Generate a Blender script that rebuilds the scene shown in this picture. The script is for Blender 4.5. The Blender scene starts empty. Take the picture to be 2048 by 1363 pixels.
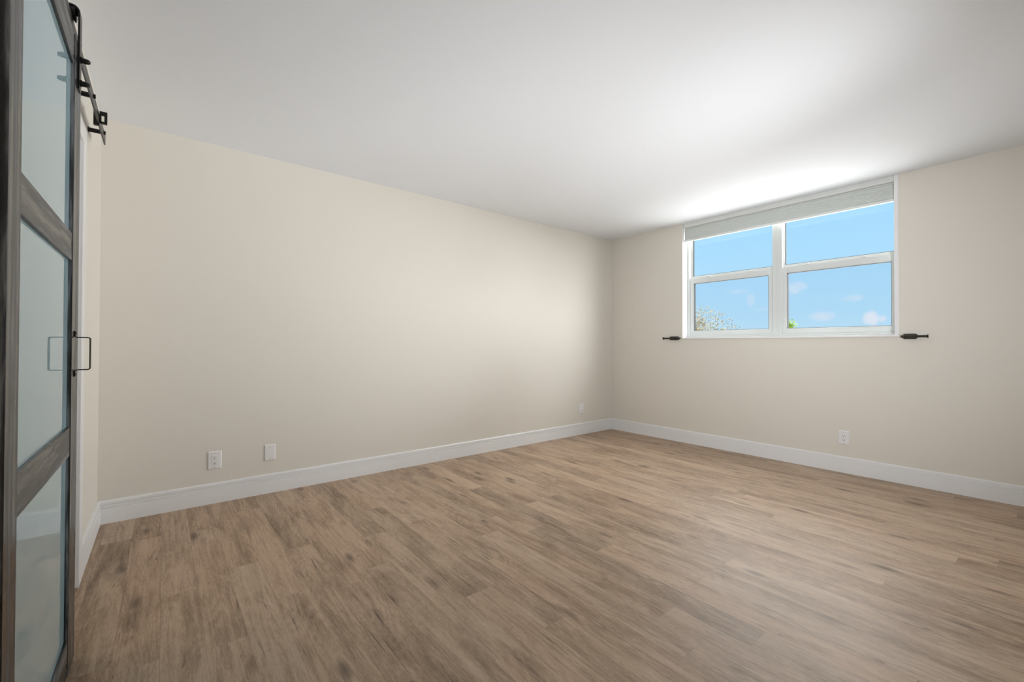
import bpy, bmesh, math, random
from mathutils import Vector, Matrix

S = bpy.context.scene
COL = S.collection
R = math.radians

# ------------------------------------------------------------------ camera
cam_data = bpy.data.cameras.new('camera')
cam_data.sensor_fit = 'HORIZONTAL'
cam_data.sensor_width = 36.0
cam_data.lens = 36.0 * 865.832 / 2048.0
cam_data.clip_start = 0.02
cam_data.clip_end = 600
cam = bpy.data.objects.new('camera', cam_data)
COL.objects.link(cam)
YAW, PITCH, ROLL = 0.893112, 0.009441, 0.002649
fw = Vector((math.cos(YAW) * math.cos(PITCH), math.sin(YAW) * math.cos(PITCH), math.sin(PITCH)))
rt = Vector((math.sin(YAW), -math.cos(YAW), 0))
up = rt.cross(fw)
rt2 = rt * math.cos(ROLL) + up * math.sin(ROLL)
up2 = up * math.cos(ROLL) - rt * math.sin(ROLL)
mw = Matrix((rt2, up2, -fw)).transposed().to_4x4()
mw.translation = (-4.5273, -3.5713, 1.0774)
cam.matrix_world = mw
S.camera = cam

# ------------------------------------------------------------------ colour management
S.view_settings.view_transform = 'Standard'
S.view_settings.look = 'None'
S.view_settings.exposure = 0.0
S.view_settings.gamma = 1.0
S.view_settings.use_curve_mapping = False

# ------------------------------------------------------------------ node helpers
def new_mat(name):
    m = bpy.data.materials.new(name)
    m.use_nodes = True
    nt = m.node_tree
    nt.nodes.clear()
    return m, nt

def node(nt, typ, **kw):
    n = nt.nodes.new(typ)
    for k, v in kw.items():
        setattr(n, k, v)
    return n

def mth(nt, op, a, b=None, c=None, clamp=False):
    n = nt.nodes.new('ShaderNodeMath')
    n.operation = op
    n.use_clamp = clamp
    for i, v in enumerate((a, b, c)):
        if v is None:
            continue
        if isinstance(v, (int, float)):
            n.inputs[i].default_value = v
        else:
            nt.links.new(v, n.inputs[i])
    return n.outputs[0]

def mixc(nt, fac, a, b, blend='MIX'):
    n = nt.nodes.new('ShaderNodeMix')
    n.data_type = 'RGBA'
    n.blend_type = blend
    n.clamp_factor = True
    for sock, v in ((n.inputs[0], fac), (n.inputs[6], a), (n.inputs[7], b)):
        if isinstance(v, (int, float)):
            sock.default_value = v
        elif isinstance(v, (tuple, list)):
            sock.default_value = (v[0], v[1], v[2], 1)
        else:
            nt.links.new(v, sock)
    return n.outputs[2]

def ramp(nt, fac, stops, interp='LINEAR'):
    n = nt.nodes.new('ShaderNodeValToRGB')
    n.color_ramp.interpolation = interp
    el = n.color_ramp.elements
    while len(el) < len(stops):
        el.new(0.5)
    for e, (p, c) in zip(el, stops):
        e.position = p
        e.color = (c[0], c[1], c[2], 1) if isinstance(c, (tuple, list)) else (c, c, c, 1)
    nt.links.new(fac, n.inputs[0])
    return n.outputs[0]

def noise(nt, vec, scale, detail=2.0, rough=0.5, dist=0.0):
    n = nt.nodes.new('ShaderNodeTexNoise')
    n.inputs['Scale'].default_value = scale
    n.inputs['Detail'].default_value = detail
    n.inputs['Roughness'].default_value = rough
    n.inputs['Distortion'].default_value = dist
    if vec is not None:
        nt.links.new(vec, n.inputs['Vector'])
    return n.outputs[0]

def combine(nt, x, y, z):
    n = nt.nodes.new('ShaderNodeCombineXYZ')
    for i, v in enumerate((x, y, z)):
        if isinstance(v, (int, float)):
            n.inputs[i].default_value = v
        else:
            nt.links.new(v, n.inputs[i])
    return n.outputs[0]

def white(nt, vec):
    n = nt.nodes.new('ShaderNodeTexWhiteNoise')
    n.noise_dimensions = '3D'
    nt.links.new(vec, n.inputs['Vector'])
    return n.outputs['Value']

# ------------------------------------------------------------------ world: blue sky, plus bright unseen areas added to light the room
FILL_BANK = 22.5
FILL_DECK = 12.0
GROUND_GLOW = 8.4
def build_world():
    w = bpy.data.worlds.new('sky')
    S.world = w
    w.use_nodes = True
    nt = w.node_tree
    nt.nodes.clear()
    tc = node(nt, 'ShaderNodeTexCoord')
    nrm = node(nt, 'ShaderNodeVectorMath', operation='NORMALIZE')
    nt.links.new(tc.outputs['Generated'], nrm.inputs[0])
    d = nrm.outputs[0]
    sep = node(nt, 'ShaderNodeSeparateXYZ')
    nt.links.new(d, sep.inputs[0])
    z = sep.outputs[2]
    base = ramp(nt, z, [(0.0, (0.60, 0.84, 0.98)), (0.06, (0.50, 0.79, 1.0)), (0.24, (0.40, 0.735, 1.03)),
                        (0.6, (0.24, 0.52, 0.95)), (1.0, (0.17, 0.40, 0.85))])
    # soft cloud puffs low over the horizon
    clouds = None
    def puff(px_dir, rad_az, rad_el, amount):
        nonlocal clouds
        v = Vector(px_dir).normalized()
        side = Vector((v.y, -v.x, 0)).normalized()
        dn = node(nt, 'ShaderNodeVectorMath', operation='DOT_PRODUCT')
        nt.links.new(d, dn.inputs[0])
        dn.inputs[1].default_value = side
        a = mth(nt, 'DIVIDE', dn.outputs['Value'], rad_az)
        dz = mth(nt, 'DIVIDE', mth(nt, 'SUBTRACT', z, v.z), rad_el)
        df = node(nt, 'ShaderNodeVectorMath', operation='DOT_PRODUCT')
        nt.links.new(d, df.inputs[0])
        df.inputs[1].default_value = v
        front = mth(nt, 'GREATER_THAN', df.outputs['Value'], 0.0)
        nz = noise(nt, d, 38.0, 5.0, 0.6)
        r2 = mth(nt, 'ADD', mth(nt, 'MULTIPLY', a, a), mth(nt, 'MULTIPLY', dz, dz))
        val = mth(nt, 'SUBTRACT', mth(nt, 'ADD', 1.0, mth(nt, 'MULTIPLY', mth(nt, 'SUBTRACT', nz, 0.5), 2.2)), r2)
        val = mth(nt, 'MULTIPLY', mth(nt, 'MULTIPLY', val, 1.1, clamp=True), mth(nt, 'MULTIPLY', front, amount))
        clouds = val if clouds is None else mth(nt, 'MAXIMUM', clouds, val)
    for p in CLOUDS:
        puff(*p)
    sky = mixc(nt, clouds, base, (0.83, 0.88, 0.97))
    # added bright deck, unseen above the window view, brings sheen to the floor
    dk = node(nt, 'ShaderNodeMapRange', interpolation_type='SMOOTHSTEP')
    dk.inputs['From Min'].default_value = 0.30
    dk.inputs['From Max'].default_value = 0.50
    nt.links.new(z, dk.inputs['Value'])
    add = mixc(nt, dk.outputs['Result'], sky, (FILL_DECK, FILL_DECK * 0.99, FILL_DECK * 0.97))
    # added bright bank out of view, lights the walls through the window
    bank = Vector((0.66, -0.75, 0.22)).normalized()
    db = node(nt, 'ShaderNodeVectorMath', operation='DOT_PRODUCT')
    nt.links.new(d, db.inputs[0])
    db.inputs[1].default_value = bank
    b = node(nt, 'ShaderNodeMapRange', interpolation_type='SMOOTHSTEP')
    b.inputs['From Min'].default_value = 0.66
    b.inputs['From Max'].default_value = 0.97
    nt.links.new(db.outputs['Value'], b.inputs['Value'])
    add = mixc(nt, b.outputs['Result'], add, (FILL_BANK, FILL_BANK, FILL_BANK))
    # added glow standing in for unseen sunlit ground, brightens the ceiling
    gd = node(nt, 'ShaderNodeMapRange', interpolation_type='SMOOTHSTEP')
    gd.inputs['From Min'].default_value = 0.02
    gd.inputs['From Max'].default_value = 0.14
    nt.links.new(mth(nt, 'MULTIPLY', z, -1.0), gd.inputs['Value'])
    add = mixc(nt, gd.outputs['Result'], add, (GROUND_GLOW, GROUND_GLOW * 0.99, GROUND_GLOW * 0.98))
    bg = node(nt, 'ShaderNodeBackground')
    nt.links.new(add, bg.inputs['Color'])
    bg.inputs['Strength'].default_value = 1.0
    out = node(nt, 'ShaderNodeOutputWorld')
    nt.links.new(bg.outputs[0], out.inputs['Surface'])

def direction(px, py):
    return fw * 865.832 + rt2 * (px - 1024) - up2 * (py - 681.5)

CLOUDS = [
    (direction(1742, 636), 0.013, 0.016, 1.0),
    (direction(1765, 637), 0.008, 0.007, 0.8),
    (direction(1643, 632), 0.020, 0.011, 0.55),
    (direction(1588, 575), 0.022, 0.014, 0.55),
    (direction(1703, 596), 0.020, 0.007, 0.38),
    (direction(1502, 600), 0.008, 0.015, 0.34),
    (direction(1470, 583), 0.022, 0.006, 0.28),
    (direction(1530, 618), 0.030, 0.005, 0.2),
]
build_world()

# sun on the trees and the ground outside; the house itself keeps it off the window
sun = bpy.data.lights.new('sun', 'SUN')
sun.energy = 4.0
sun.angle = R(0.53)
sun.color = (1.0, 0.95, 0.88)
so = bpy.data.objects.new('sun', sun)
so.rotation_euler = Vector((0.62, 0.10, -0.78)).to_track_quat('-Z', 'Y').to_euler()
COL.objects.link(so)

# portal in the window opening: lets the sky light find the room
pl = bpy.data.lights.new('window_daylight', 'AREA')
pl.shape = 'RECTANGLE'
pl.size = 1.83
pl.size_y = 1.10
pl.cycles.is_portal = True
po = bpy.data.objects.new('window_daylight', pl)
po.location = (0.19, -1.906, 1.71)
po.rotation_euler = Vector((-1, 0, 0)).to_track_quat('-Z', 'Z').to_euler()
COL.objects.link(po)

def lamp(name, loc, energy, color, radius):
    l = bpy.data.lights.new(name, 'POINT')
    l.energy = energy
    l.color = color
    l.shadow_soft_size = radius
    o = bpy.data.objects.new(name, l)
    o.location = loc
    COL.objects.link(o)
    return o
HALL_W, SUN_W, SKY_W = 8.0, 4.0, 1.0
SOFT_W = 14.8
STRIP_W = 18.5
sun.energy = SUN_W
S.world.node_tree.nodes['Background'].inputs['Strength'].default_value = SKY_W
lamp('hall_light', (-5.55, -1.05, 2.15), HALL_W, (1.0, 0.86, 0.68), 0.10)
# unseen fill lamps added behind the camera to brighten walls and ceiling
fl2 = bpy.data.lights.new('wall_fill', 'AREA')
fl2.shape = 'DISK'
fl2.size = 0.6
fl2.energy = SOFT_W
fl2.spread = R(66)
fl2.color = (0.95, 0.985, 1.05)
fo2 = bpy.data.objects.new('wall_fill', fl2)
fo2.location = (-3.9, -4.25, 1.0)
fo2.rotation_euler = Vector((0.83, 0.52, 0.11)).to_track_quat('-Z', 'Y').to_euler()
COL.objects.link(fo2)

fl3 = bpy.data.lights.new('ceiling_fill', 'AREA')  # added fill aimed at the ceiling, no lamp of the room
fl3.shape = 'DISK'
fl3.size = 0.5
fl3.energy = STRIP_W
fl3.spread = R(66)
fl3.color = (0.965, 0.985, 1.02)
fo3 = bpy.data.objects.new('ceiling_fill', fl3)
fo3.location = (-1.0, -4.25, 0.4)
fo3.rotation_euler = (Vector((-3.7, -0.7, 2.36)) - Vector(fo3.location)).to_track_quat('-Z', 'Y').to_euler()
COL.objects.link(fo3)

# ------------------------------------------------------------------ materials
def plain(name, color, rough=0.5, spec=0.5, metallic=0.0, bump=None, coat=0.0):
    m, nt = new_mat(name)
    b = node(nt, 'ShaderNodeBsdfPrincipled')
    b.inputs['Base Color'].default_value = (*color, 1)
    b.inputs['Roughness'].default_value = rough
    b.inputs['Specular IOR Level'].default_value = spec
    b.inputs['Metallic'].default_value = metallic
    b.inputs['Coat Weight'].default_value = coat
    if bump:
        tc = node(nt, 'ShaderNodeTexCoord')
        n = noise(nt, tc.outputs['Object'], bump[0], 4.0, 0.6)
        bp = node(nt, 'ShaderNodeBump')
        bp.inputs['Strength'].default_value = bump[1]
        bp.inputs['Distance'].default_value = bump[2]
        nt.links.new(n, bp.inputs['Height'])
        nt.links.new(bp.outputs[0], b.inputs['Normal'])
    out = node(nt, 'ShaderNodeOutputMaterial')
    nt.links.new(b.outputs[0], out.inputs[0])
    return m

M_WALL = plain('greige_wall_paint', (0.728, 0.688, 0.612), 0.62, 0.35, bump=(220.0, 0.06, 0.002))
M_CEIL = plain('ceiling_paint', (0.855, 0.88, 0.905), 0.8, 0.2, bump=(26.0, 0.10, 0.004))
M_TRIM = plain('white_trim_paint', (0.82, 0.82, 0.81), 0.35, 0.5)
M_VINYL = plain('white_window_vinyl', (0.64, 0.665, 0.645), 0.42, 0.4)
M_PLATE = plain('white_plate_plastic', (0.80, 0.79, 0.78), 0.32, 0.5)
M_SLOT = plain('dark_slot', (0.02, 0.02, 0.02), 0.6, 0.3)
M_SCREW = plain('painted_screw', (0.45, 0.44, 0.43), 0.4, 0.5)
M_BLACK = plain('black_powder_coat', (0.006, 0.006, 0.006), 0.34, 0.35)
M_RAIL = plain('black_rail_steel', (0.016, 0.0145, 0.012), 0.36, 0.5)
M_BRONZE = plain('dark_bronze_metal', (0.022, 0.019, 0.013), 0.40, 0.5)
M_BLIND = plain('grey_blind_fabric', (0.60, 0.63, 0.60), 0.85, 0.2, bump=(900.0, 0.15, 0.001))
M_BLINDRAIL = plain('blind_rail', (0.72, 0.735, 0.71), 0.5, 0.4)
M_SPACER = plain('dark_glazing_spacer', (0.004, 0.007, 0.009), 0.6, 0.12)
M_SILL = plain('white_sill_stone', (0.84, 0.84, 0.82), 0.25, 0.5)
M_CONC = plain('sunlit_ground', (0.52, 0.50, 0.44), 0.9, 0.2, bump=(0.6, 0.2, 0.05))
M_STUCCO = plain('exterior_stucco', (0.65, 0.62, 0.56), 0.9, 0.2)
M_BARK = plain('tree_bark', (0.16, 0.12, 0.085), 0.9, 0.2, bump=(14.0, 0.6, 0.02))

def glass_mat(name, tint, refl=1.0):
    m, nt = new_mat(name)
    t = node(nt, 'ShaderNodeBsdfTransparent')
    t.inputs['Color'].default_value = (*tint, 1)
    g = node(nt, 'ShaderNodeBsdfGlossy')
    g.inputs['Roughness'].default_value = 0.01
    f = node(nt, 'ShaderNodeFresnel')
    f.inputs['IOR'].default_value = 1.45
    mx = node(nt, 'ShaderNodeMixShader')
    nt.links.new(mth(nt, 'MULTIPLY', f.outputs[0], refl), mx.inputs[0])
    nt.links.new(t.outputs[0], mx.inputs[1])
    nt.links.new(g.outputs[0], mx.inputs[2])
    out = node(nt, 'ShaderNodeOutputMaterial')
    nt.links.new(mx.outputs[0], out.inputs[0])
    return m
M_GLASS = glass_mat('clear_window_glass', (0.985, 0.992, 0.99), 0.25)
M_GLASS_LOW = glass_mat('clear_window_glass_screened', (0.935, 0.950, 0.965), 0.25)

def frosted_mat():
    m, nt = new_mat('frosted_door_glass')
    b = node(nt, 'ShaderNodeBsdfPrincipled')
    b.inputs['Base Color'].default_value = (0.42, 0.60, 0.66, 1)
    b.inputs['Roughness'].default_value = 0.0
    b.inputs['Specular IOR Level'].default_value = 0.75
    out = node(nt, 'ShaderNodeOutputMaterial')
    nt.links.new(b.outputs[0], out.inputs[0])
    return m
M_FROST = frosted_mat()

def char_wood(name, axis):
    """Charcoal-stained oak; axis = index of the direction the grain runs in."""
    m, nt = new_mat(name)
    tc = node(nt, 'ShaderNodeTexCoord')
    mp = node(nt, 'ShaderNodeMapping')
    sc = [22.0, 22.0, 22.0]
    sc[axis] = 2.0
    mp.inputs['Scale'].default_value = sc
    nt.links.new(tc.outputs['Object'], mp.inputs['Vector'])
    v = mp.outputs[0]
    n1 = noise(nt, v, 1.0, 6.0, 0.62, 1.1)
    n2 = noise(nt, v, 5.0, 4.0, 0.6, 0.4)
    wv = node(nt, 'ShaderNodeTexWave', wave_type='RINGS', rings_direction='XYZ'[axis])
    wv.inputs['Scale'].default_value = 0.55
    wv.inputs['Distortion'].default_value = 5.0
    wv.inputs['Detail'].default_value = 3.0
    nt.links.new(v, wv.inputs['Vector'])
    f = mth(nt, 'ADD', mth(nt, 'MULTIPLY', n1, 0.5), mth(nt, 'ADD', mth(nt, 'MULTIPLY', n2, 0.28), mth(nt, 'MULTIPLY', wv.outputs['Fac'], 0.22)))
    c = ramp(nt, f, [(0.36, (0.003, 0.003, 0.0035)), (0.48, (0.011, 0.0115, 0.0125)), (0.57, (0.045, 0.047, 0.050)), (0.67, (0.19, 0.195, 0.20))])
    b = node(nt, 'ShaderNodeBsdfPrincipled')
    nt.links.new(c, b.inputs['Base Color'])
    nt.links.new(ramp(nt, f, [(0.38, 0.22), (0.62, 0.46)]), b.inputs['Roughness'])
    b.inputs['Specular IOR Level'].default_value = 0.55
    bp = node(nt, 'ShaderNodeBump')
    bp.inputs['Strength'].default_value = 0.25
    bp.inputs['Distance'].default_value = 0.001
    nt.links.new(f, bp.inputs['Height'])
    nt.links.new(bp.outputs[0], b.inputs['Normal'])
    out = node(nt, 'ShaderNodeOutputMaterial')
    nt.links.new(b.outputs[0], out.inputs[0])
    return m
M_WOOD_Z = char_wood('charcoal_oak_upright', 2)
M_WOOD_Y = char_wood('charcoal_oak_crosswise', 1)

def floor_mat():
    m, nt = new_mat('oak_plank_floor')
    W, L = 0.127, 1.22
    tc = node(nt, 'ShaderNodeTexCoord')
    sep = node(nt, 'ShaderNodeSeparateXYZ')
    nt.links.new(tc.outputs['Object'], sep.inputs[0])
    x, y = sep.outputs[0], sep.outputs[1]
    u = mth(nt, 'DIVIDE', mth(nt, 'ADD', x, 0.084), W)
    row = mth(nt, 'FLOOR', u)
    shift = white(nt, combine(nt, row, 3.7, 1.3))
    v = mth(nt, 'ADD', mth(nt, 'DIVIDE', y, L), mth(nt, 'MULTIPLY', shift, 7.0))
    colm = mth(nt, 'FLOOR', v)
    idv = combine(nt, row, colm, 0.5)
    r1 = white(nt, idv)
    r2 = white(nt, combine(nt, row, colm, 9.5))
    r3 = white(nt, combine(nt, row, colm, 17.5))
    fu = mth(nt, 'FRACT', u)
    fv = mth(nt, 'FRACT', v)
    # local plank coordinates, different in every plank
    ox = mth(nt, 'MULTIPLY', r1, 37.0)
    oy = mth(nt, 'MULTIPLY', r2, 53.0)
    lx = mth(nt, 'ADD', mth(nt, 'MULTIPLY', fu, W), ox)
    ly = mth(nt, 'ADD', mth(nt, 'MULTIPLY', fv, L), oy)
    def vec(sx, sy, o=0.0):
        return combine(nt, mth(nt, 'MULTIPLY', lx, sx), mth(nt, 'MULTIPLY', ly, sy), o)
    broad = noise(nt, vec(11.0, 1.7), 1.0, 3.0, 0.55, 0.7)
    patch = noise(nt, vec(22.0, 7.0, 11.0), 1.0, 4.0, 0.62, 0.5)
    streak = noise(nt, vec(72.0, 3.6, 4.0), 1.0, 5.0, 0.62, 0.5)
    fine = noise(nt, vec(280.0, 34.0, 8.0), 1.0, 3.0, 0.7, 0.4)
    # cathedral figure: contour lines of a slow field
    field = noise(nt, vec(7.0, 0.9, 2.0), 1.0, 1.0, 0.4, 0.4)
    fig = mth(nt, 'SINE', mth(nt, 'MULTIPLY', field, 150.0))
    # knots, a few per plank
    kn = node(nt, 'ShaderNodeTexVoronoi')
    kn.inputs['Scale'].default_value = 1.0
    kn.inputs['Randomness'].default_value = 1.0
    nt.links.new(vec(9.0, 3.0, 0.0), kn.inputs['Vector'])
    ksel = node(nt, 'ShaderNodeSeparateColor')
    nt.links.new(kn.outputs['Color'], ksel.inputs[0])
    kd = mth(nt, 'ADD', kn.outputs['Distance'], mth(nt, 'MULTIPLY', mth(nt, 'SUBTRACT', streak, 0.5), 0.16))
    kmask = mth(nt, 'MULTIPLY', mth(nt, 'SUBTRACT', 1.0, mth(nt, 'DIVIDE', kd, 0.24), clamp=True),
                mth(nt, 'GREATER_THAN', ksel.outputs[0], 0.60))
    # dark cracks along the grain
    cr = noise(nt, vec(48.0, 1.7, 21.0), 1.0, 2.0, 0.5, 0.9)
    crk = mth(nt, 'SUBTRACT', 1.0, mth(nt, 'DIVIDE', mth(nt, 'ABSOLUTE', mth(nt, 'SUBTRACT', cr, 0.5)), 0.022), clamp=True)
    crsel = noise(nt, vec(14.0, 2.6, 33.0), 1.0, 1.0, 0.5)
    crk = mth(nt, 'MULTIPLY', crk, mth(nt, 'MULTIPLY', mth(nt, 'SUBTRACT', crsel, 0.53), 7.0, clamp=True))
    tone = mth(nt, 'ADD', mth(nt, 'MULTIPLY', broad, 0.32), mth(nt, 'ADD', mth(nt, 'MULTIPLY', patch, 0.13),
               mth(nt, 'ADD', mth(nt, 'MULTIPLY', streak, 0.28), mth(nt, 'MULTIPLY', fine, 0.27))))
    tone = mth(nt, 'ADD', tone, mth(nt, 'MULTIPLY', fig, mth(nt, 'MULTIPLY', patch, 0.030)))
    tone = mth(nt, 'ADD', tone, mth(nt, 'MULTIPLY', mth(nt, 'SUBTRACT', r3, 0.5), 0.085))
    c = ramp(nt, tone, [(0.34, FLOOR_C[0]), (0.45, FLOOR_C[1]), (0.55, FLOOR_C[2]), (0.68, FLOOR_C[3])])
    # reddish against greyish planks
    c = mixc(nt, mth(nt, 'MULTIPLY', r2, 0.30), c, (1.10, 0.94, 0.84), 'MULTIPLY')
    c = mixc(nt, mth(nt, 'MULTIPLY', kmask, 0.9), c, (0.055, 0.036, 0.024))
    c = mixc(nt, mth(nt, 'MULTIPLY', crk, 0.8), c, (0.040, 0.027, 0.020))
    # seams
    su = mth(nt, 'MULTIPLY', mth(nt, 'MINIMUM', fu, mth(nt, 'SUBTRACT', 1.0, fu)), W)
    sv = mth(nt, 'MULTIPLY', mth(nt, 'MINIMUM', fv, mth(nt, 'SUBTRACT', 1.0, fv)), L)
    seam = mth(nt, 'SUBTRACT', 1.0, mth(nt, 'DIVIDE', mth(nt, 'MINIMUM', su, sv), 0.0011), clamp=True)
    c = mixc(nt, mth(nt, 'MULTIPLY', seam, 0.38), c, (0.06, 0.042, 0.03))
    b = node(nt, 'ShaderNodeBsdfPrincipled')
    nt.links.new(c, b.inputs['Base Color'])
    rg = mth(nt, 'ADD', 0.40, mth(nt, 'MULTIPLY', streak, 0.16))
    nt.links.new(rg, b.inputs['Roughness'])
    b.inputs['Specular IOR Level'].default_value = 0.5
    bp = node(nt, 'ShaderNodeBump')
    bp.inputs['Strength'].default_value = 0.22
    bp.inputs['Distance'].default_value = 0.0012
    h = mth(nt, 'SUBTRACT', mth(nt, 'ADD', mth(nt, 'MULTIPLY', fine, 0.6), mth(nt, 'MULTIPLY', streak, 0.4)),
            mth(nt, 'ADD', mth(nt, 'MULTIPLY', seam, 0.8), mth(nt, 'MULTIPLY', crk, 0.5)))
    nt.links.new(h, bp.inputs['Height'])
    nt.links.new(bp.outputs[0], b.inputs['Normal'])
    out = node(nt, 'ShaderNodeOutputMaterial')
    nt.links.new(b.outputs[0], out.inputs[0])
    return m
FLOOR_C = [(0.148, 0.093, 0.056), (0.330, 0.233, 0.155), (0.485, 0.360, 0.255), (0.620, 0.488, 0.370)]
M_FLOOR = floor_mat()

def leaf_mat(name, dark, light):
    m, nt = new_mat(name)
    g = node(nt, 'ShaderNodeNewGeometry')
    c = ramp(nt, g.outputs['Random Per Island'], [(0.0, dark), (1.0, light)])
    d = node(nt, 'ShaderNodeBsdfDiffuse')
    t = node(nt, 'ShaderNodeBsdfTranslucent')
    nt.links.new(c, d.inputs[0])
    nt.links.new(c, t.inputs[0])
    mx = node(nt, 'ShaderNodeMixShader')
    mx.inputs[0].default_value = 0.35
    nt.links.new(d.outputs[0], mx.inputs[1])
    nt.links.new(t.outputs[0], mx.inputs[2])
    out = node(nt, 'ShaderNodeOutputMaterial')
    nt.links.new(mx.outputs[0], out.inputs[0])
    return m
M_LEAF_DRY = leaf_mat('dry_olive_leaves', (0.020, 0.016, 0.009), (0.19, 0.16, 0.09))
M_LEAF_GREEN = leaf_mat('bright_green_leaves', (0.035, 0.07, 0.008), (0.17, 0.25, 0.03))

# ------------------------------------------------------------------ mesh helpers
def box(bm, x0, x1, y0, y1, z0, z1, bevel=0.0):
    vs = [bm.verts.new((x, y, z)) for x in (min(x0, x1), max(x0, x1)) for y in (min(y0, y1), max(y0, y1)) for z in (min(z0, z1), max(z0, z1))]
    fs = [(0, 1, 3, 2), (4, 6, 7, 5), (0, 4, 5, 1), (2, 3, 7, 6), (0, 2, 6, 4), (1, 5, 7, 3)]
    faces = [bm.faces.new([vs[i] for i in f]) for f in fs]
    if bevel:
        edges = list({e for f in faces for e in f.edges})
        bmesh.ops.bevel(bm, geom=edges, offset=bevel, segments=2, affect='EDGES', profile=0.6)

def extrude(bm, profile, axis, a, b, cap=True):
    """profile: list of (p, q) in the two other axes (in cyclic x,y,z order without axis)."""
    def mk(p, t):
        o = [p[0], p[1]]
        o.insert(axis, t)
        return bm.verts.new(o)
    A = [mk(p, a) for p in profile]
    B = [mk(p, b) for p in profile]
    n = len(profile)
    for i in range(n):
        j = (i + 1) % n
        bm.faces.new((A[i], A[j], B[j], B[i]))
    if cap:
        bm.faces.new(A)
        bm.faces.new(list(reversed(B)))

def lathe(bm, prof, origin, axis, seg=28, squash=None):
    """prof: list of (t along axis, radius)."""
    ax = Vector(axis).normalized()
    u = ax.orthogonal().normalized()
    if abs(ax.z) < 0.5:
        u = Vector((0, 0, 1))
    w = ax.cross(u)
    o = Vector(origin)
    rings = []
    for t, r in prof:
        if r < 1e-6:
            rings.append([bm.verts.new(o + ax * t)])
        else:
            rings.append([bm.verts.new(o + ax * t + (u * math.cos(2 * math.pi * k / seg) + w * math.sin(2 * math.pi * k / seg)) * r) for k in range(seg)])
    for a, b in zip(rings, rings[1:]):
        for k in range(seg):
            k2 = (k + 1) % seg
            if len(a) == 1 and len(b) > 1:
                bm.faces.new((a[0], b[k], b[k2]))
            elif len(b) == 1 and len(a) > 1:
                bm.faces.new((a[k], b[0], a[k2]))
            elif len(a) > 1:
                bm.faces.new((a[k], b[k], b[k2], a[k2]))

def ribbon(bm, path, half, across, thick, seg_normals=None):
    """Flat bar swept along a path of points lying in a plane; across = unit vector of its width."""
    ac = Vector(across).normalized()
    pts = [Vector(p) for p in path]
    rings = []
    for i, p in enumerate(pts):
        a = pts[max(i - 1, 0)]
        b = pts[min(i + 1, len(pts) - 1)]
        t = (b - a).normalized()
        n = t.cross(ac).normalized()
        rings.append([bm.verts.new(p + ac * (sa * half) + n * (sn * thick / 2)) for sa, sn in ((-1, -1), (1, -1), (1, 1), (-1, 1))])
    for a, b in zip(rings, rings[1:]):
        for k in range(4):
            k2 = (k + 1) % 4
            bm.faces.new((a[k], a[k2], b[k2], b[k]))
    bm.faces.new(rings[0])
    bm.faces.new(list(reversed(rings[-1])))

def obj(name, bm, mat, parent=None, smooth=False, loc=None):
    bmesh.ops.recalc_face_normals(bm, faces=bm.faces[:])
    me = bpy.data.meshes.new(name)
    bm.to_mesh(me)
    bm.free()
    me.materials.append(mat)
    if smooth:
        for p in me.polygons:
            p.use_smooth = True
        me.set_sharp_from_angle(angle=R(38))
    o = bpy.data.objects.new(name, me)
    COL.objects.link(o)
    if parent is not None:
        o.parent = parent
        o.matrix_parent_inverse = Matrix.Translation(-parent.location) if parent.location.length else Matrix.Identity(4)
    return o

def tag(o, label=None, cat=None, group=None, kind=None):
    for k, v in (('label', label), ('category', cat), ('group', group), ('kind', kind)):
        if v:
            o[k] = v
    return o

def thing(name, loc, label, cat, group=None, kind=None):
    o = bpy.data.objects.new(name, None)
    o.empty_display_size = 0.1
    o.location = loc
    COL.objects.link(o)
    bpy.context.view_layer.update()
    return tag(o, label, cat, group, kind)

def boxes(*bs):
    bm = bmesh.new()
    for b in bs:
        box(bm, *b)
    return bm

def struct(name, bm, mat, label, cat, **kw):
    return tag(obj(name, bm, mat, **kw), label, cat, kind='structure')

# ------------------------------------------------------------------ room shell
H = 2.44
XL = -4.828                # face of the wall with the barn door
YF = -4.45                 # face of the wall behind the camera
WY0, WY1 = -0.990, -2.823  # window opening
WZ = 1.150
DY0, DY1, DZ = -1.72, -0.875, 1.985   # doorway

struct('floor', boxes((-6.3, 0.2, YF - 0.12, 0.15, -0.12, 0.0)), M_FLOOR,
       'brown oak plank floor laid towards the window wall side', 'floor')
struct('ceiling', boxes((-6.3, 0.2, YF - 0.12, 0.15, H, H + 0.12)), M_CEIL, 'flat white painted ceiling of the room', 'ceiling')
struct('wall_back', boxes((-6.3, 0.2, 0.0, 0.15, 0.0, H)), M_WALL, 'long plain greige wall with three white plates near the floor', 'wall')
struct('wall_right', boxes((0.0, 0.2, WY0, 0.0, 0.0, H), (0.0, 0.2, YF, WY1, 0.0, H), (0.0, 0.2, WY1, WY0, 0.0, WZ)),
       M_WALL, 'greige wall holding the wide white window', 'wall')
struct('wall_left', boxes((XL - 0.12, XL, DY1, 0.0, 0.0, H), (XL - 0.12, XL, YF, DY0, 0.0, H), (XL - 0.12, XL, DY0, DY1, DZ, H)),
       M_WALL, 'greige wall behind the sliding barn door, with the doorway', 'wall')
struct('wall_front', boxes((-6.3, 0.2, YF - 0.12, YF, 0.0, H)), M_WALL, 'greige wall facing the window wall corner from behind', 'wall')
struct('wall_hall', boxes((-6.3, -6.18, YF, 0.0, 0.0, H)), M_WALL, 'hallway wall seen only through the doorway', 'wall')

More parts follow.
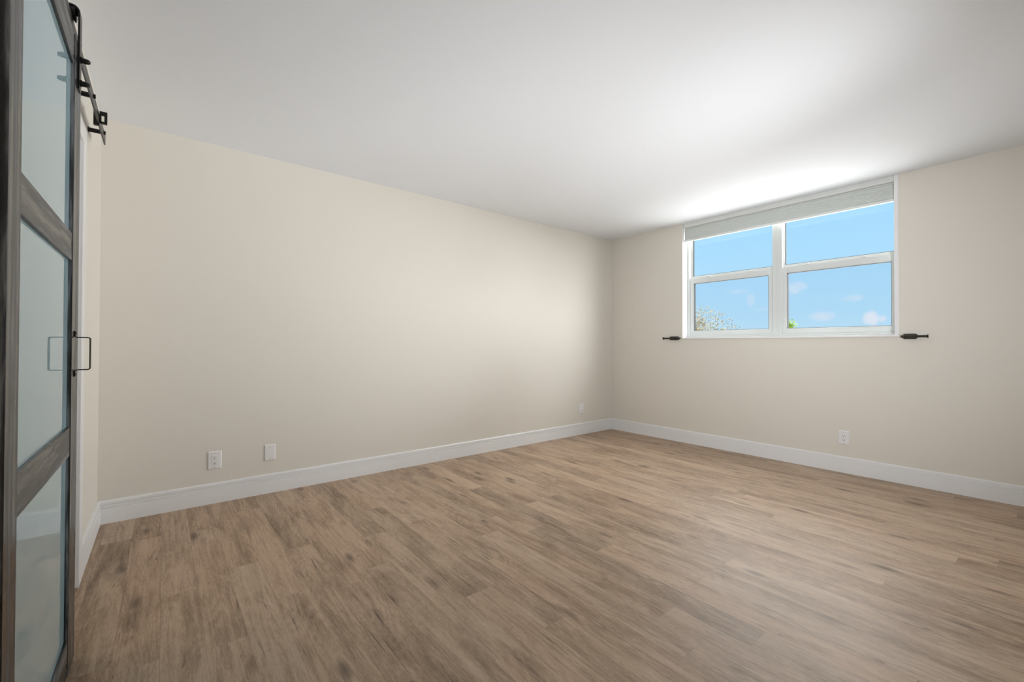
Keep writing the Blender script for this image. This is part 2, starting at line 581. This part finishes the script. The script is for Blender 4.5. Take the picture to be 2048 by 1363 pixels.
# baseboards with a stepped cap
BH, BT = 0.137, 0.016
def base_profile():
    # (distance from the wall, height)
    return [(0, 0), (BT, 0), (BT, 0.088), (BT - 0.0012, 0.0895), (BT - 0.0060, 0.0900), (BT - 0.0060, 0.0945), (BT - 0.0012, 0.0955),
            (BT - 0.0012, 0.1060), (BT - 0.0025, 0.1070), (BT - 0.0090, 0.1075), (BT - 0.0090, 0.1125), (BT - 0.0035, 0.1140),
            (BT - 0.0035, 0.1290), (BT - 0.006, 0.1340), (0.0045, BH), (0, BH)]

def baseboard(name, a, b, wall, sign, axis, label):
    bm = bmesh.new()
    pr = base_profile()
    if axis == 0:      # runs along x on a wall y = wall
        extrude(bm, [(wall + sign * p, q) for p, q in pr], 0, a, b)
    else:              # runs along y on a wall x = wall
        extrude(bm, [(wall + sign * p, q) for p, q in pr], 1, a, b)
    return struct(name, bm, M_TRIM, label, 'baseboard')
baseboard('baseboard_back', XL, 0.0, 0.0, -1, 0, 'white stepped baseboard along the long plain wall')
baseboard('baseboard_right', YF, 0.0, 0.0, -1, 1, 'white stepped baseboard below the window')
baseboard('baseboard_left', -0.790, 0.0, XL, 1, 1, 'short white baseboard between door casing and left room corner')
baseboard('trim_7', YF, -1.806, XL, 1, 1, 'white baseboard on the wall behind the barn door')

# door casing and jamb
bm = bmesh.new()
box(bm, XL, XL + 0.018, -0.875, -0.790, 0.0, 2.058, 0.003)
box(bm, XL, XL + 0.018, -1.805, -1.720, 0.0, 2.058, 0.003)
box(bm, XL, XL + 0.0175, -1.720, -0.875, 1.980, 2.058, 0.003)
struct('trim_1', bm, M_TRIM, 'white flat casing around the doorway beside the barn door', 'door casing')
bm = bmesh.new()
box(bm, XL - 0.12, XL, -0.890, -0.8749, 0.0, 1.982)
box(bm, XL - 0.12, XL, -1.7201, -1.705, 0.0, 1.982)
box(bm, XL - 0.12, XL, -1.705, -0.890, 1.965, 1.9851)
struct('trim_2', bm, M_TRIM, 'white jamb lining inside the doorway', 'door jamb')

# window returns and sill
bm = bmesh.new()
box(bm, 0.0005, 0.20, WY0 - 0.004, WY0 + 0.0005, WZ, H)
struct('trim_3', bm, M_TRIM, 'white painted return on the left side of the window opening', 'window return')
bm = bmesh.new()
box(bm, -0.0015, 0.0995, WY1 - 0.0003, -2.7975, 1.1683, H - 0.0005, 0.003)
box(bm, 0.0996, 0.20, WY1 - 0.0003, WY1 + 0.004, WZ, H)
struct('trim_4', bm, M_TRIM, 'white painted return on the right side of the window opening', 'window return')
bm = bmesh.new()
box(bm, -0.012, 0.20, WY1 + 0.0005, WY0 - 0.004, 1.1505, 1.168, 0.003)
struct('trim_5', bm, M_SILL, 'thin white sill along the bottom of the window', 'window sill')

# ------------------------------------------------------------------ windows
def ring(bm, x0, x1, ya, yb, za, zb, wl, wr, wb, wt, bevel=0.0015):
    """Rectangular frame: ya > yb (left edge, right edge as seen from the room)."""
    box(bm, x0, x1, ya - wl, ya, za, zb, bevel)
    box(bm, x0, x1, yb, yb + wr, za, zb, bevel)
    box(bm, x0, x1, yb + wr, ya - wl, za, za + wb, bevel)
    box(bm, x0, x1, yb + wr, ya - wl, zb - wt, zb, bevel)

def window(idx, ya, yb, fl, fr, low_l, low_r, up_l, up_r, label, locks):
    # ya/yb: outer edges, fl/fr frame widths, low_*: lower clear glass edges, up_*: upper clear glass edges
    t = thing('window_%d' % idx, (0.13, (ya + yb) / 2, 1.168), label, 'window', kind='structure')
    bm = bmesh.new()
    ring(bm, 0.100, 0.172, ya, yb, 1.1682, 2.4395, fl, fr, 0.024, 0.04)
    obj('frame', bm, M_VINYL, t)
    sa, sb = ya - fl + 0.006, yb + fr - 0.006
    bm = bmesh.new()
    ring(bm, 0.112, 0.135, ya - fl, yb + fr, 1.1925, 1.828, (ya - fl) - low_l, low_r - (yb + fr), 0.0515, 0.056)
    # shallow lift rail across the bottom
    box(bm, 0.106, 0.112, yb + fr + 0.02, ya - fl - 0.02, 1.236, 1.243, 0.001)
    s = obj('lower_sash', bm, M_VINYL, t)
    bm = bmesh.new()
    ring(bm, 0.1135, 0.150, low_l + 0.0005, low_r - 0.0005, 1.2435, 1.7725, 0.0030, 0.0030, 0.0030, 0.0030, 0)
    tag(obj('glazing_seal', bm, M_SPACER, s), 'dark glazing seal')
    bm = boxes((0.1485, 0.1525, low_r + 0.0005, low_l - 0.0005, 1.2445, 1.7715))
    obj('pane', bm, M_GLASS_LOW, s)
    bm = bmesh.new()
    ring(bm, 0.1355, 0.156, ya - fl, yb + fr, 1.802, 2.40, (ya - fl) - up_l, up_r - (yb + fr), 0.055, 0.03)
    s2 = obj('upper_sash', bm, M_VINYL, t)
    bm = bmesh.new()
    ring(bm, 0.1370, 0.168, up_l + 0.0005, up_r - 0.0005, 1.8565, 2.3705, 0.0030, 0.0030, 0.0030, 0.0030, 0)
    tag(obj('glazing_seal', bm, M_SPACER, s2), 'dark glazing seal')
    bm = boxes((0.1665, 0.1705, up_r + 0.0005, up_l - 0.0005, 1.8575, 2.3695))
    obj('pane', bm, M_GLASS, s2)
    for y in locks:
        bm = bmesh.new()
        box(bm, 0.113, 0.133, y - 0.024, y + 0.024, 1.8281, 1.835, 0.0015)
        lathe(bm, [(0, 0.0085), (0.006, 0.0085), (0.0075, 0.007), (0.0075, 0)], (0.122, y, 1.8351), (0, 0, 1), 16)
        box(bm, 0.110, 0.120, y - 0.004, y + 0.020, 1.8352, 1.840, 0.001)
        obj('sash_lock', bm, M_VINYL, t, smooth=True)
    return t
window(1, -0.9942, -1.9198, 0.028, 0.0455, -1.064, -1.836, -1.0405, -1.866,
       'left half of the white window, treetop showing in its lower pane', [-1.242, -1.664])
window(2, -1.9202, -2.8188, 0.042, 0.0300, -1.9985, -2.7615, -1.9740, -2.7865,
       'right half of the white window, small green treetop in its lower corner', [-2.172, -2.590])
bm = bmesh.new()
box(bm, 0.0935, 0.0995, -1.9265, -1.9135, 1.1682, 2.4395, 0.002)
struct('trim_6', bm, M_VINYL, 'narrow white mullion strip between the two window halves', 'mullion strip')

# window shade pulled up under the ceiling
t = thing('window_shade', (0.035, -1.905, H), 'pale grey fabric shade drawn up across the top of the window', 'window shade')
bm = bmesh.new()
pr = [(0.010, 2.4395), (0.060, 2.4395), (0.060, 2.398), (0.018, 2.394), (0.012, 2.399), (0.010, 2.405)]
extrude(bm, [(p, q) for p, q in pr], 1, -2.7950, -0.9980)
tag(obj('headrail', bm, M_BLINDRAIL, t), 'white headrail')
bm = bmesh.new()
front, back = [], []
z = 2.3935
k = 0
while z > 2.2625:
    front.append((0.026 + (0.003 if k % 2 else 0.0) + (0.004 if z > 2.376 else 0.0), z))
    back.append((0.050 - (0.003 if k % 2 else 0.0), z))
    z -= 0.0052 if k > 3 else 0.009
    k += 1
extrude(bm, front + list(reversed(back)), 1, -2.7915, -1.0040)
obj('fabric_stack', bm, M_BLIND, t)
bm = bmesh.new()
box(bm, 0.022, 0.046, -2.7935, -0.9990, 2.239, 2.2615, 0.003)
obj('bottom_rail', bm, M_BLINDRAIL, t)

# ------------------------------------------------------------------ black wall fittings at the lower window corners
def wall_fitting(y0, y1, z, label):
    """y0: end next to the window, y1: outer end."""
    L = abs(y1 - y0)
    s = 1 if y1 > y0 else -1
    t = thing('wall_fitting', (-0.026, y0, z), label, 'wall fitting')
    o = (-0.026, y0, z)
    ax = (0, s, 0)
    bm = bmesh.new()
    lathe(bm, [(0, 0), (0, 0.009), (0.05 * L, 0.009), (0.055 * L, 0.012), (0.12 * L, 0.0215), (0.54 * L, 0.0215), (0.57 * L, 0.0200),
               (0.62 * L, 0.0105), (0.635 * L, 0.0095), (0.635 * L, 0)], o, ax, 12)
    obj('barrel', bm, M_BRONZE, t)
    bm = bmesh.new()
    lathe(bm, [(0.6355 * L, 0), (0.6355 * L, 0.0088), (0.94 * L, 0.0088), (0.94 * L, 0)], o, ax, 20)
    obj('rod', bm, M_BRONZE, t, smooth=True)
    bm = bmesh.new()
    lathe(bm, [(0.9405 * L, 0), (0.9405 * L, 0.0092), (0.975 * L, 0.0135), (1.0 * L, 0.0145), (1.0 * L, 0)], o, ax, 20)
    obj('end_cap', bm, M_BRONZE, t, smooth=True)
    bm = bmesh.new()
    box(bm, -0.006, -0.0002, y0 + s * 0.25 * L - 0.014, y0 + s * 0.25 * L + 0.014, z - 0.016, z + 0.016, 0.0015)
    lathe(bm, [(0, 0.006), (0.006, 0.006)], (-0.0115, y0 + s * 0.25 * L, z), (1, 0, 0), 12)
    obj('wall_mount', bm, M_BRONZE, t)
    return t
wall_fitting(-1.000 + 0.02, -0.768, 1.159, 'small black spindle-shaped metal fitting beside the lower left window corner')
wall_fitting(-2.840, -2.996, 1.153, 'dark spindle-shaped metal fitting with a flared end beside the lower right window corner')

# ------------------------------------------------------------------ wall plates
def plate_mesh(w, h, d):
    bm = bmesh.new()
    e = 0.006
    n = [(-w / 2, 0, -h / 2), (w / 2, 0, -h / 2), (w / 2, 0, h / 2), (-w / 2, 0, h / 2)]
    mid = [(x, -0.0025, z) for x, _, z in n]
    top = [(x - math.copysign(e, x), -d, z - math.copysign(e, z)) for x, _, z in n]
    A, B, C = ([bm.verts.new(p) for p in q] for q in (n, mid, top))
    for P, Q in ((A, B), (B, C)):
        for i in range(4):
            j = (i + 1) % 4
            bm.faces.new((P[i], P[j], Q[j], Q[i]))
    bm.faces.new(A)
    bm.faces.new(C)
    return bm

def screw_bm(z, d):
    bm = bmesh.new()
    lathe(bm, [(0, 0.0034), (0.0009, 0.0034), (0.0015, 0.0024), (0.0015, 0)], (0, -d, z), (0, -1, 0), 14)
    box(bm, -0.0026, 0.0026, -d - 0.0018, -d - 0.0012, z - 0.0004, z + 0.0004)
    return bm

def wall_plate(kind, name, loc, rot, w, h, label, cat):
    t = bpy.data.objects.new(name, None)
    t.empty_display_size = 0.05
    COL.objects.link(t)
    d = 0.0065
    def add(n, bm, m, par=t, sm=False):
        o = obj(n, bm, m, None, sm)
        o.parent = par
        return o
    add('plate', plate_mesh(w, h, d), M_PLATE)
    if kind == 'outlet':
        bm = bmesh.new()
        box(bm, -0.0165, 0.0165, -d - 0.0022, -d + 0.0005, -0.0335, 0.0335, 0.0012)
        rec = add('receptacle', bm, M_PLATE)
        for s in (0.0165, -0.0165):
            for (sx, hh) in ((-0.0064, 0.0042), (0.0064, 0.0034)):
                bm = boxes((sx - 0.0010, sx + 0.0010, -d - 0.0026, -d - 0.0020, s + 0.0035 - hh, s + 0.0035 + hh))
                add('slot', bm, M_SLOT, rec)
            bm = bmesh.new()
            lathe(bm, [(0, 0.0030), (0.0006, 0.0030), (0.0006, 0)], (0, -d - 0.0020, s - 0.0072), (0, -1, 0), 14)
            add('ground_hole', bm, M_SLOT, rec)
        zs = (0.0485, -0.0485)
    elif kind == 'jack':
        bm = bmesh.new()
        box(bm, -0.0165, 0.0165, -d - 0.0018, -d + 0.0005, -0.0335, 0.0335, 0.0012)
        ins = add('insert', bm, M_PLATE)
        bm = bmesh.new()
        lathe(bm, [(0, 0.0045), (0.004, 0.0045), (0.004, 0.002), (0.0035, 0)], (0, -d - 0.0018, -0.022), (0, -1, 0), 16)
        add('jack', bm, M_SCREW, ins)
        zs = (0.0485, -0.0485)
    else:
        zs = (0.0415, -0.0415)
    for z in zs:
        add('screw', screw_bm(z, d), M_SCREW)
    t.location = loc
    t.rotation_euler = (0, 0, rot)
    return tag(t, label, cat)
wall_plate('outlet', 'electrical_outlet', (-4.250, -0.0003, 0.290), 0, 0.080, 0.121,
           'white double outlet on the long wall, nearest the door', 'outlet')
wall_plate('blank', 'blank_plate', (-3.9175, -0.0003, 0.2915), 0, 0.072, 0.115,
           'plain white blank plate with two screws, right of the long wall outlet', 'wall plate')
wall_plate('jack', 'jack_plate', (-0.572, -0.0003, 0.308), 0, 0.082, 0.120,
           'small white wall plate on the long wall close to the far corner', 'wall plate')
wall_plate('outlet', 'electrical_outlet', (-0.0003, -2.4645, 0.2965), -math.pi / 2, 0.081, 0.120,
           'white double outlet on the wall below the window', 'outlet')

# ------------------------------------------------------------------ sliding barn door
FX = -4.757                  # room face of the door
BX = -4.792                  # back face
DN, DF = -2.347, -1.475      # near and far edges
DB, DTOP = 0.014, 2.080
SN, SF = -2.251, -1.600      # clear opening between stiles
door = thing('barn_door', (FX - 0.0175, (DN + DF) / 2, DB), 'charcoal wood sliding barn door with three frosted glass panels', 'door', kind='thing')
def bbox_part(name, mat, *b, bevel=0.0018, par=door):
    bm = bmesh.new()
    box(bm, *b, bevel)
    return obj(name, bm, mat, par)
bbox_part('stile', M_WOOD_Z, BX, FX, DN, SN, DB, DTOP)
bbox_part('stile', M_WOOD_Z, BX, FX, SF, DF, DB, DTOP)
RX = FX - 0.0022
g = 0.0012
rails = [(DB, 0.128), (0.719, 0.811), (1.346, 1.434), (1.982, DTOP)]
for n, (a, b) in zip(('bottom_rail', 'cross_rail', 'cross_rail', 'top_rail'), rails):
    bbox_part(n, M_WOOD_Y, BX + 0.0022, RX, SN + g, SF - g, a, b)
for (a, b) in ((0.128, 0.719), (0.811, 1.346), (1.434, 1.982)):
    bm = boxes((FX - 0.0160, FX - 0.0102, SN + 0.0005, SF - 0.0005, a + 0.0005, b - 0.0005))
    tag(obj('glass_panel', bm, M_FROST, door), 'frosted bluish glass panel')

# pull handle: a bent flat bar on the far stile
def handle():
    h = 0.036
    z0, z1 = 0.970, 1.120
    a0, a1 = 0.992, 1.099
    r = 0.006
    xf = FX + 0.0020
    def arc(cx, cz, a, b, n=6):
        return [(cx + r * math.cos(R(a + (b - a) * i / n)), cz + r * math.sin(R(a + (b - a) * i / n))) for i in range(n + 1)]
    p = [(xf, z1)]
    p += arc(xf + r, a1 + r, 180, 270)
    p += arc(xf + h - r, a1 - r, 90, 0)
    p += arc(xf + h - r, a0 + r, 0, -90)
    p += arc(xf + r, a0 - r, 90, 180)
    p += [(xf, z0)]
    bm = bmesh.new()
    ribbon(bm, [(x, -1.548, z) for x, z in p], 0.009, (0, 1, 0), 0.0030)
    o = obj('pull_handle', bm, M_BLACK, door, smooth=True)
    tag(o, 'black bent-bar pull handle')
    for z in (z1 - 0.007, z0 + 0.007):
        bm = bmesh.new()
        lathe(bm, [(0, 0.0038), (0.0012, 0.0034), (0.002, 0.0018), (0.002, 0)], (xf + 0.0016, -1.548, z), (1, 0, 0), 14)
        obj('screw', bm, M_BLACK, o)
handle()

# track above the door
TZ0, TZ1 = 2.108, 2.157
TX = -4.773
SP = [-0.585, -0.998, -1.411, -1.824, -2.237]
def hanger(y):
    hb = bmesh.new()
    xs = FX + 0.0026
    rad = xs - TX
    zc = TZ1 + 0.0225
    p = [(xs, 1.925), (xs, 1.98), (xs, 2.07), (xs, zc)]
    p += [(TX + rad * math.cos(R(a)), zc + rad * math.sin(R(a))) for a in range(15, 181, 15)]
    p += [(TX - rad, zc - 0.012)]
    ribbon(hb, [(x, y, z) for x, z in p], 0.020, (0, 1, 0), 0.0050)
    st = obj('hanger_strap', hb, M_BLACK, door, smooth=True)
    tag(st, 'black bent hanger strap over the rail')
    bm = bmesh.new()
    lathe(bm, [(-0.010, 0), (-0.010, 0.0220), (-0.0085, 0.0270), (-0.006, 0.0270), (-0.0045, 0.0224), (0.0045, 0.0224), (0.006, 0.0270),
               (0.0085, 0.0270), (0.010, 0.0220), (0.010, 0)], (TX, y, zc + 0.0006), (1, 0, 0), 32)
    obj('wheel', bm, M_BLACK, st, smooth=True)
    bm = bmesh.new()
    lathe(bm, [(-0.021, 0), (-0.021, 0.006), (0.019, 0.006), (0.019, 0)], (TX, y, zc), (1, 0, 0), 14)
    obj('axle', bm, M_BLACK, st)
    for z in (2.030, 1.952):
        bm = bmesh.new()
        lathe(bm, [(0, 0.0110), (0.004, 0.0110), (0.005, 0.0088), (0.014, 0.0088), (0.0165, 0.0078), (0.0205, 0.0072), (0.0235, 0.0045), (0.0245, 0)],
              (xs + 0.0026, y, z), (1, 0, 0), 18)
        obj('cap_bolt', bm, M_BLACK, st, smooth=True)
hanger(-1.535)
hanger(-2.230)

track = thing('door_track', (TX, -1.54, TZ0), 'black flat steel rail on wall spacers above the barn door', 'door track')
bm = bmesh.new()
box(bm, TX - 0.003, TX + 0.003, -2.46, -0.505, TZ0, TZ1, 0.0008)
obj('bar', bm, M_RAIL, track)
zc = (TZ0 + TZ1) / 2 + 0.010
for y in SP:
    bm = bmesh.new()
    lathe(bm, [(0, 0), (0, 0.014), (0.003, 0.014), (0.003, 0.0105), (TX - 0.0032 - XL, 0.0105), (TX - 0.0032 - XL, 0)], (XL + 0.0002, y, zc), (1, 0, 0), 20)
    obj('spacer', bm, M_BLACK, track, smooth=True)
    bm = bmesh.new()
    lathe(bm, [(0, 0), (0, 0.0095), (0.0055, 0.0095), (0.0065, 0.0082), (0.0065, 0)], (TX + 0.0031, y, zc), (1, 0, 0), 6)
    obj('bolt', bm, M_BLACK, track)
# end stop clamped on the bar
ys = -0.780
bm = bmesh.new()
box(bm, TX - 0.017, TX - 0.0032, ys - 0.009, ys + 0.009, TZ0 - 0.008, TZ1 + 0.012, 0.001)
box(bm, TX + 0.0032, TX + 0.030, ys - 0.006, ys + 0.006, TZ0 + 0.004, TZ0 + 0.014, 0.001)
box(bm, TX + 0.0032, TX + 0.030, ys - 0.006, ys + 0.006, TZ1 - 0.006, TZ1 + 0.012, 0.001)
box(bm, TX + 0.020, TX + 0.030, ys - 0.006, ys + 0.006, TZ0 + 0.014, TZ1 - 0.006, 0.001)
box(bm, TX + 0.0032, TX + 0.010, ys - 0.006, ys + 0.006, TZ0 + 0.014, TZ1 - 0.006, 0.001)
box(bm, TX - 0.0032, TX + 0.0032, ys - 0.006, ys + 0.006, TZ0 - 0.008, TZ0 - 0.0004)
tag(obj('end_stop', bm, M_BLACK, track), 'square black stop clamped on the rail')

# ------------------------------------------------------------------ outdoors
GZ = -6.5
struct('ground', boxes((16, 25, 1, 15, GZ - 0.2, GZ)), M_CONC, 'pale ground around the trees far below the window', 'ground')

def tree(name, centre, rad, n, size, mat, trunk_r, label, seed, lean=(0, 0), lobes=9, core=0.75, heavy=1):
    rnd = random.Random(seed)
    c = Vector(centre)
    t = thing(name, (c.x - lean[0], c.y - lean[1], GZ), label, 'tree')
    bm = bmesh.new()
    blobs = []
    for i in range(lobes):
        a = rnd.uniform(0, 2 * math.pi)
        e = rnd.uniform(-0.4, 1.0)
        blobs.append((c + Vector((math.cos(a) * rad[0] * 0.6, math.sin(a) * rad[1] * 0.6, e * rad[2] * 0.62)), rnd.uniform(0.30, 0.48)))
    blobs += [(c, core)] * heavy
    for i in range(n):
        b, s = rnd.choice(blobs)
        v = Vector((rnd.gauss(0, 1), rnd.gauss(0, 1), rnd.gauss(0, 1))).normalized() * (rnd.random() ** 0.45)
        p = b + Vector((v.x * rad[0], v.y * rad[1], v.z * rad[2])) * s
        q = Matrix.Rotation(rnd.uniform(0, 6.28), 3, 'Z') @ Matrix.Rotation(rnd.uniform(-1.3, 1.3), 3, 'X')
        L = size * rnd.uniform(0.7, 1.5)
        pts = [(0, 0, 0), (L * 0.28, L * 0.45, L * 0.06), (0, L, 0), (-L * 0.28, L * 0.45, L * 0.06)]
        bm.faces.new([bm.verts.new(p + q @ Vector(k)) for k in pts])
    me = bpy.data.meshes.new('foliage')
    bm.to_mesh(me)
    bm.free()
    me.materials.append(mat)
    f = bpy.data.objects.new('foliage', me)
    COL.objects.link(f)
    f.parent = t
    f.matrix_parent_inverse = Matrix.Translation(-t.location)
    # trunk and branches
    bm = bmesh.new()
    def limb(p0, p1, r0, r1):
        ax = p1 - p0
        lathe(bm, [(0, 0), (0, r0), (ax.length * 0.5, (r0 + r1) / 2), (ax.length, r1), (ax.length, 0)], p0, ax, 10)
    base = Vector((c.x - lean[0], c.y - lean[1], GZ))
    fork = c - Vector((lean[0] * 0.3, lean[1] * 0.3, rad[2] * 0.8))
    limb(base, fork, trunk_r, trunk_r * 0.65)
    for b, s in blobs[:lobes + 1]:
        limb(fork - Vector((0, 0, 0.05)), b + Vector((0, 0, rad[2] * s * 0.3)), trunk_r * 0.4, trunk_r * 0.06)
        for k in range(5):
            d = Vector((rnd.uniform(-1, 1) * rad[0], rnd.uniform(-1, 1) * rad[1], rnd.uniform(0.2, 1.1) * rad[2])) * s
            limb(b, b + d, trunk_r * 0.10, trunk_r * 0.02)
    obj('trunk', bm, M_BARK, t)
    return t
tree('tree', (20.0, 10.35, 1.1), (2.6, 3.7, 2.7), 26000, 0.085, M_LEAF_DRY, 0.24,
     'sparse olive-brown treetop rising at the lower left of the window', 7, core=0.93, heavy=8)
tree('tree', (20.0, 4.75, 1.62), (0.8, 0.80, 0.75), 1500, 0.13, M_LEAF_GREEN, 0.11,
     'small bright green treetop just above the sill behind the right window half', 11, lobes=6)
